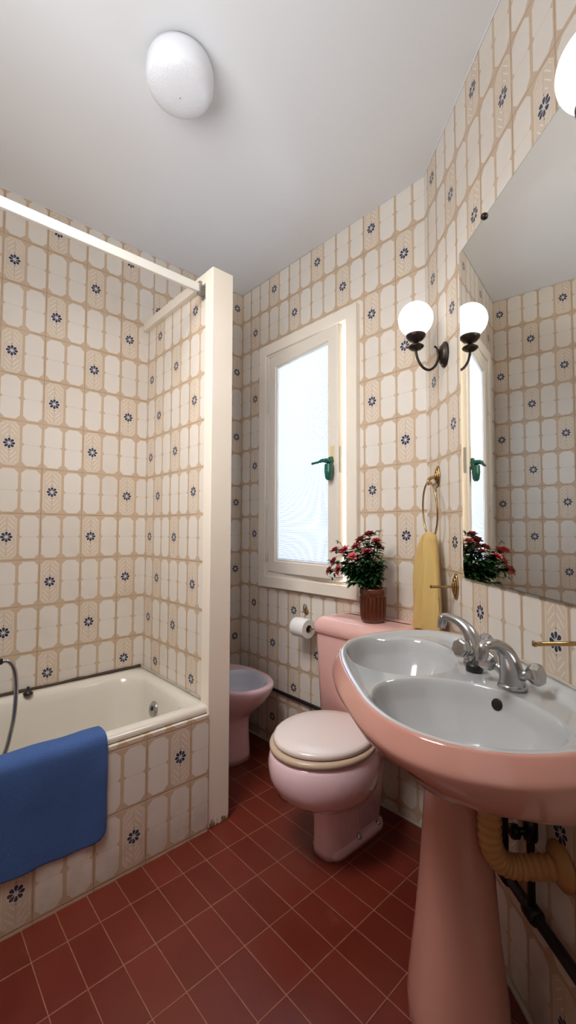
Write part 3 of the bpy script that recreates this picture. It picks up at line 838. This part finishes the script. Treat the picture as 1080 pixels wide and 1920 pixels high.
o = obj('sink_plug', bm, 'black'); o.location = RW(.134, .668, topz(.668, .134)+.0005); tag(o, 'black rubber sink plug standing between the two chrome taps', 'sink plug')

# waste trap beneath
t = thing('waste_trap', 'tan ribbed waste hose running from basin underside to wall', 'drain pipe', RW(0, .775, .45), RZ)
def hosept(s, tt, z): return (s, tt-.775, z-.45)
path = crom([hosept(.150, .760, .668), hosept(.150, .760, .60), hosept(.150, .760, .545), hosept(.147, .760, .490), hosept(.128, .762, .455), hosept(.095, .765, .444), hosept(.05, .770, .446), hosept(.006, .775, .448)], 16)
bm = bmesh.new(); tube(bm, path, [.0235+.0016*sin(i*1.35) for i in range(len(path))], 20); obj('ribbed_hose', bm, 'hose', t)
bm = bmesh.new(); lathe(bm, [(.046, .001), (.047, .006), (.036, .012), (.030, .018), (.0265, .022)], (0, 0, 0), 30, 'x'); obj('wall_flange', bm, 'hose', t)
bm = bmesh.new(); lathe(bm, [(.027, .200), (.031, .205), (.031, .222), (.026, .226)], (.150, -.015, 0), 24); obj('collar', bm, 'black', t)
# supply pipes on right wall
t = thing('water_pipe', 'black painted water pipe running low along the right wall', 'pipe', RW(0, .1, .30), RZ)
bm = bmesh.new(); P = [(.028, i*.18, .0+.002*sin(i*2)) for i in range(0, 12)]; tube(bm, P, .0125, 12); obj('horizontal_pipe', bm, 'pipe', t)
for tt, zt in ((.60, .66), (.71, .66)):
    bm = bmesh.new(); tube(bm, [(.030, tt-.1, .0), (.030, tt-.1, zt-.30)], .0085, 10); obj('riser_pipe', bm, 'pipe', t)
    bm = bmesh.new(); lathe(bm, [(.014, .16), (.016, .165), (.016, .20), (.012, .21)], (.030, tt-.1, 0), 12); tube(bm, [(.03, tt-.1, .18), (.065, tt-.1, .18)], .008, 8); tube(bm, [(.06, tt-.1, .18), (.075, tt-.1, .18)], .016, 8); obj('valve', bm, 'black', t)
    bm = bmesh.new(); lathe(bm, [(.017, -.02), (.019, -.015), (.019, .015), (.017, .02)], (.028, tt-.1, 0), 12, 'y'); obj('coupling', bm, 'pipe', t)
t = thing('water_pipe', 'thin black pipe running along the window wall behind the toilet', 'pipe', (XL, YW, .296))
bm = bmesh.new(); tube(bm, [(.02, -.013, .004), (.6, -.013, .0), (1.24, -.013, -.002)], .0085, 10); obj('pipe', bm, 'pipe', t)
for xx in (.30, 1.12):
    bm = bmesh.new(); box(bm, xx-.006, xx+.006, -.024, 0, -.012, .014, .002); obj('clip', bm, 'pipe', t, smooth=False)
# small angle valve right of toilet
t = thing('angle_valve', 'small chrome angle valve on the wall right of the toilet', 'valve', (-.955, YW, .245))
bm = bmesh.new(); lathe(bm, [(.016, -.001), (.016, -.004), (.007, -.006)], (0, 0, 0), 16, 'y'); tube(bm, [(0, 0, 0), (0, -.035, 0)], .006, 10); tube(bm, [(0, -.03, 0), (0, -.03, .03)], .005, 10); obj('body', bm, 'chrome', t)
bm = bmesh.new(); lathe(bm, [(.010, -.036), (.011, -.040), (.011, -.046), (.008, -.049)], (0, 0, 0), 10, 'y'); obj('knob', bm, 'black', t)

# ------------------------------------------------------------------ mirror
t = thing('wall_mirror', 'frameless rectangular wall mirror with worn silvering above the washbasin', 'mirror', RW(0, 0, 1.012), RZ)
bm = bmesh.new(); box(bm, .003, .0075, .333, .930, 0, 1.063); obj('mirror_backing', bm, 'mirror_edge', t, smooth=False)
bm = bmesh.new(); vs = [bm.verts.new(p) for p in ((.0079, .334, .001), (.0079, .929, .001), (.0079, .929, 1.062), (.0079, .334, 1.062))]; bm.faces.new(vs)
obj('mirror_glass', bm, 'mirror', t, smooth=False)
for tt, zz in ((.505, 1.063),):
    bm = bmesh.new(); sg = 1 if zz > .5 else -1
    lathe(bm, [(.009, .001), (.010, .010), (.007, .016), (.002, .018)], (0, tt, zz+sg*.001), 14, 'x'); obj('mirror_clip', bm, 'bronze', t)

# ------------------------------------------------------------------ globe wall lamps
def make_sconce(label, tt, z0):
    t = thing('wall_lamp', label, 'lamp', RW(0, tt, z0), RZ, 'globe wall lamps by the mirror')
    S_ = .107; G = .061; gz = .126
    bm = bmesh.new(); n = 32
    rings = []
    for x, r in ((.001, 1.0), (.006, 1.0), (.009, .93), (.011, .80), (.016, .74), (.020, .60), (.023, .25), (.024, .05)):
        rings.append([Vector((x, .034*r*cos(2*PI*j/n), .046*r*sin(2*PI*j/n))) for j in range(n)])
    loft(bm, rings); obj('backplate', bm, 'bronze', t)
    bm = bmesh.new()
    P = crom([(.040, 0, .030), (.031, 0, .022), (.026, 0, .004), (.026, 0, -.012), (.036, 0, -.040), (.058, 0, -.057), (.082, 0, -.048), (.100, 0, -.020), (.107, 0, .012), (.107, 0, .035)], 6)
    rr = [.0036 if i < 8 else .0046 for i in range(len(P))]
    tube(bm, P, rr, 12); obj('arm', bm, 'bronze', t)
    bm = bmesh.new(); lathe(bm, [(.004, .012), (.018, .016), (.0275, .024), (.028, .027), (.020, .033), (.008, .039)], (S_, 0, 0), 28)
    lathe(bm, [(.008, .036), (.009, .042), (.024, .048), (.034, .060), (.0345, .066), (.030, .068)], (S_, 0, .002), 28); obj('cup', bm, 'bronze', t)
    bm = bmesh.new(); bmesh.ops.create_uvsphere(bm, u_segments=48, v_segments=32, radius=G)
    bmesh.ops.translate(bm, verts=bm.verts, vec=(S_, 0, gz)); obj('globe', bm, 'globe', t)
    return t
make_sconce('lit opal globe wall lamp on bronze arm left of the mirror', .195, 1.795)
make_sconce('lit opal globe wall lamp right of mirror at top right frame edge', 1.068, 1.775)

# ------------------------------------------------------------------ ceiling lamp
t = thing('ceiling_lamp', 'unlit round white ceiling lamp with pebbled diffuser', 'lamp', (-1.165-.020, .60+.022, H))
bm = bmesh.new(); lathe(bm, [(.085, -.001), (.088, -.010), (.086, -.016)], (0, 0, 0), 48); obj('base_ring', bm, 'brass', t)
bm = bmesh.new(); lathe(bm, [(.084, -.010), (.095, -.014), (.101, -.030), (.103, -.055), (.101, -.078), (.096, -.092)], (0, 0, 0), 64, cap=False); obj('shade', bm, 'lamp_plastic', t)
bm = bmesh.new(); lathe(bm, [(.096, -.092), (.089, -.101), (.074, -.109), (.050, -.115), (.025, -.118), (.002, -.119)], (0, 0, 0), 64, cap=False); obj('diffuser', bm, 'pebble', t)

# ------------------------------------------------------------------ towel ring with towel
def leaf_plate(bm, s0, t0, z0, h, w):
    n = 24
    for sc, (x0, x1) in ((1, (.001, .006)), (.72, (.006, .011)), (.4, (.011, .015))):
        rings = []
        for x, k in ((x0, 1), (x1-.001, .96), (x1, .85)):
            ring = []
            for j in range(n):
                a = 2*PI*j/n; r = 1-.12*abs(sin(3*a))
                ring.append(Vector((s0+x, t0+cos(a)*w*sc*k*r, z0+math.copysign(abs(sin(a))**1.25, sin(a))*h*sc*k)))
            rings.append(ring)
        loft(bm, rings)
t = thing('towel_ring', 'aged brass towel ring on the wall left of the mirror', 'towel ring', RW(0, .118, 1.35), RZ)
bm = bmesh.new(); leaf_plate(bm, 0, 0, .015, .040, .022); tube(bm, crom([(.012, 0, .012), (.030, .0, .008), (.040, .004, -.004), (.036, .006, -.018)], 5), .006, 10); obj('backplate', bm, 'brass', t)
bm = bmesh.new(); NR_ = 64
ringpts = [(.038+.004*sin(a), .012+.072*cos(a), -.112+.104*sin(a)) for a in [2*PI*k/NR_ for k in range(NR_)]]
tube(bm, ringpts, .0034, 10, closed=True); obj('ring', bm, 'brass', t)
# towel
bm = bmesh.new(); rings = []; NT = 90
tc, sc_ = .130, .040
prof = [(1.158, .020, .010, 0), (1.152, .034, .016, 0), (1.138, .046, .020, .2), (1.115, .052, .0215, .5), (1.07, .066, .022, .8), (1.0, .082, .023, 1), (.92, .096, .024, 1), (.84, .107, .024, 1), (.815, .108, .024, 1), (.802, .108, .024, 1), (.799, .104, .020, 1)]
fr = crom([(z, a, b) for z, a, b, _ in prof], 5); ks = crom([(k, 0, 0) for *_, k in prof], 5)
for (P_, k_) in zip(fr, ks):
    z, hw, hd = P_; k = k_.x; ring = []
    cen = tc+.010-.014*(1.16-z)/.45
    for j in range(NT):
        a = 2*PI*j/NT; c, s = cos(a), sin(a)
        X = math.copysign(abs(c)**.8, c)*hw; Yd = math.copysign(abs(s)**.8, s)*hd
        fold = .0100*k*sin(X/hw*6.0+z*5+.6)+.004*k*sin(X/hw*14+1.3-z*8)
        deep = -.016*k*math.exp(-((X/hw-.12-(1.16-z)*.25)/.10)**2)*(1 if s > 0 else .2)
        ring.append(Vector((sc_+.004+Yd+fold*(1.3 if s > 0 else .3)+deep+.006*k, cen+X, z)))
    rings.append(ring)
loft(bm, rings)
for v in bm.verts: v.co.x = max(.006, v.co.x)
o = obj('hand_towel', bm, 'towel'); o.location = RW(0, 0, 0); o.rotation_euler = (0, 0, RZ)
bm = None
tag(o, 'yellow hand towel hanging folded through the brass ring', 'towel')

# brass shelf arms
def shelf_arm(label, tt, z, ln):
    t = thing('shelf_bracket', label, 'bracket', RW(0, tt, z), RZ, 'brass bracket arms under the mirror')
    bm = bmesh.new(); leaf_plate(bm, 0, 0, 0, .044, .021); obj('backplate', bm, 'brass', t)
    bm = bmesh.new(); tube(bm, crom([(.010, 0, 0), (.03, 0, 0), (ln, 0, 0)], 4), .0045, 10); box(bm, ln-.004, ln+.001, -.005, .005, -.005, .006, .0015); obj('arm', bm, 'brass', t)
shelf_arm('short brass bracket arm on leaf backplate beside the yellow towel', .264, .975, .088)
shelf_arm('brass bracket arm at the right frame edge above the washbasin', .880, .945, .118)

# ------------------------------------------------------------------ camera
cam = bpy.data.cameras.new('camera'); co = bpy.data.objects.new('camera', cam); C.objects.link(co)
cam.sensor_fit = 'VERTICAL'; cam.sensor_height = 24; cam.lens = 24*814.18/1920; cam.clip_start = .01
yaw, pitch, roll = .831, .0423, .0032
f = Vector((-sin(yaw)*cos(pitch), cos(yaw)*cos(pitch), sin(pitch))); r0 = Vector((cos(yaw), sin(yaw), 0)); u0 = r0.cross(f)
r = r0*cos(roll)+u0*sin(roll); u = -r0*sin(roll)+u0*cos(roll)
co.matrix_world = Matrix(((r.x, u.x, -f.x, 0), (r.y, u.y, -f.y, 0), (r.z, u.z, -f.z, ZC), (0, 0, 0, 1)))
bpy.context.scene.camera = co

# ------------------------------------------------------------------ light
w = bpy.data.worlds.new('sky'); bpy.context.scene.world = w; w.use_nodes = True
w.node_tree.nodes['Background'].inputs[0].default_value = (.86, .94, 1, 1); w.node_tree.nodes['Background'].inputs[1].default_value = 1.2
def area(name, loc, target, sx, sy, power, col=(1, 1, 1)):
    l = bpy.data.lights.new(name, 'AREA'); l.shape = 'RECTANGLE'; l.size = sx; l.size_y = sy; l.energy = power; l.color = col
    o = bpy.data.objects.new(name, l); C.objects.link(o); o.location = loc
    o.rotation_euler = (Vector(target)-Vector(loc)).to_track_quat('-Z', 'Y').to_euler(); return o
area('daylight', (-1.32, 2.02, 1.60), (-1.60, 1.5, 1.5), .5, 1.3, 115, (.92, .96, 1))
area('ceiling_fill', (-.60, -.30, 1.80), (-1.35, 1.15, 2.62), 1.0, .8, 9, (.96, .98, 1)).data.spread = math.radians(120)  # added fill behind the camera, aimed up to brighten the ceiling
area('overhead_fill', (-.95, -.05, 2.50), (-1.40, 1.15, .40), .6, .6, 13, (1, .985, .97)).data.spread = math.radians(110)  # added fill above the view, no fitting; brightens toilet and alcove
area('rear_fill', (.25, -.55, 1.7), (-1.5, .9, 1.3), 1.5, 1.5, 2.2, (1, .98, .96))  # added soft fill behind the camera; no doorway is modelled
sc = bpy.context.scene
sc.view_settings.view_transform = 'Standard'; sc.view_settings.look = 'None'
sc.view_settings.exposure = 0; sc.view_settings.gamma = 1
sc.cycles.max_bounces = 6; sc.cycles.diffuse_bounces = 4; sc.cycles.glossy_bounces = 3; sc.cycles.transmission_bounces = 3; sc.cycles.adaptive_threshold = .05; sc.cycles.caustics_reflective = False; sc.cycles.caustics_refractive = False; sc.cycles.use_denoising = True
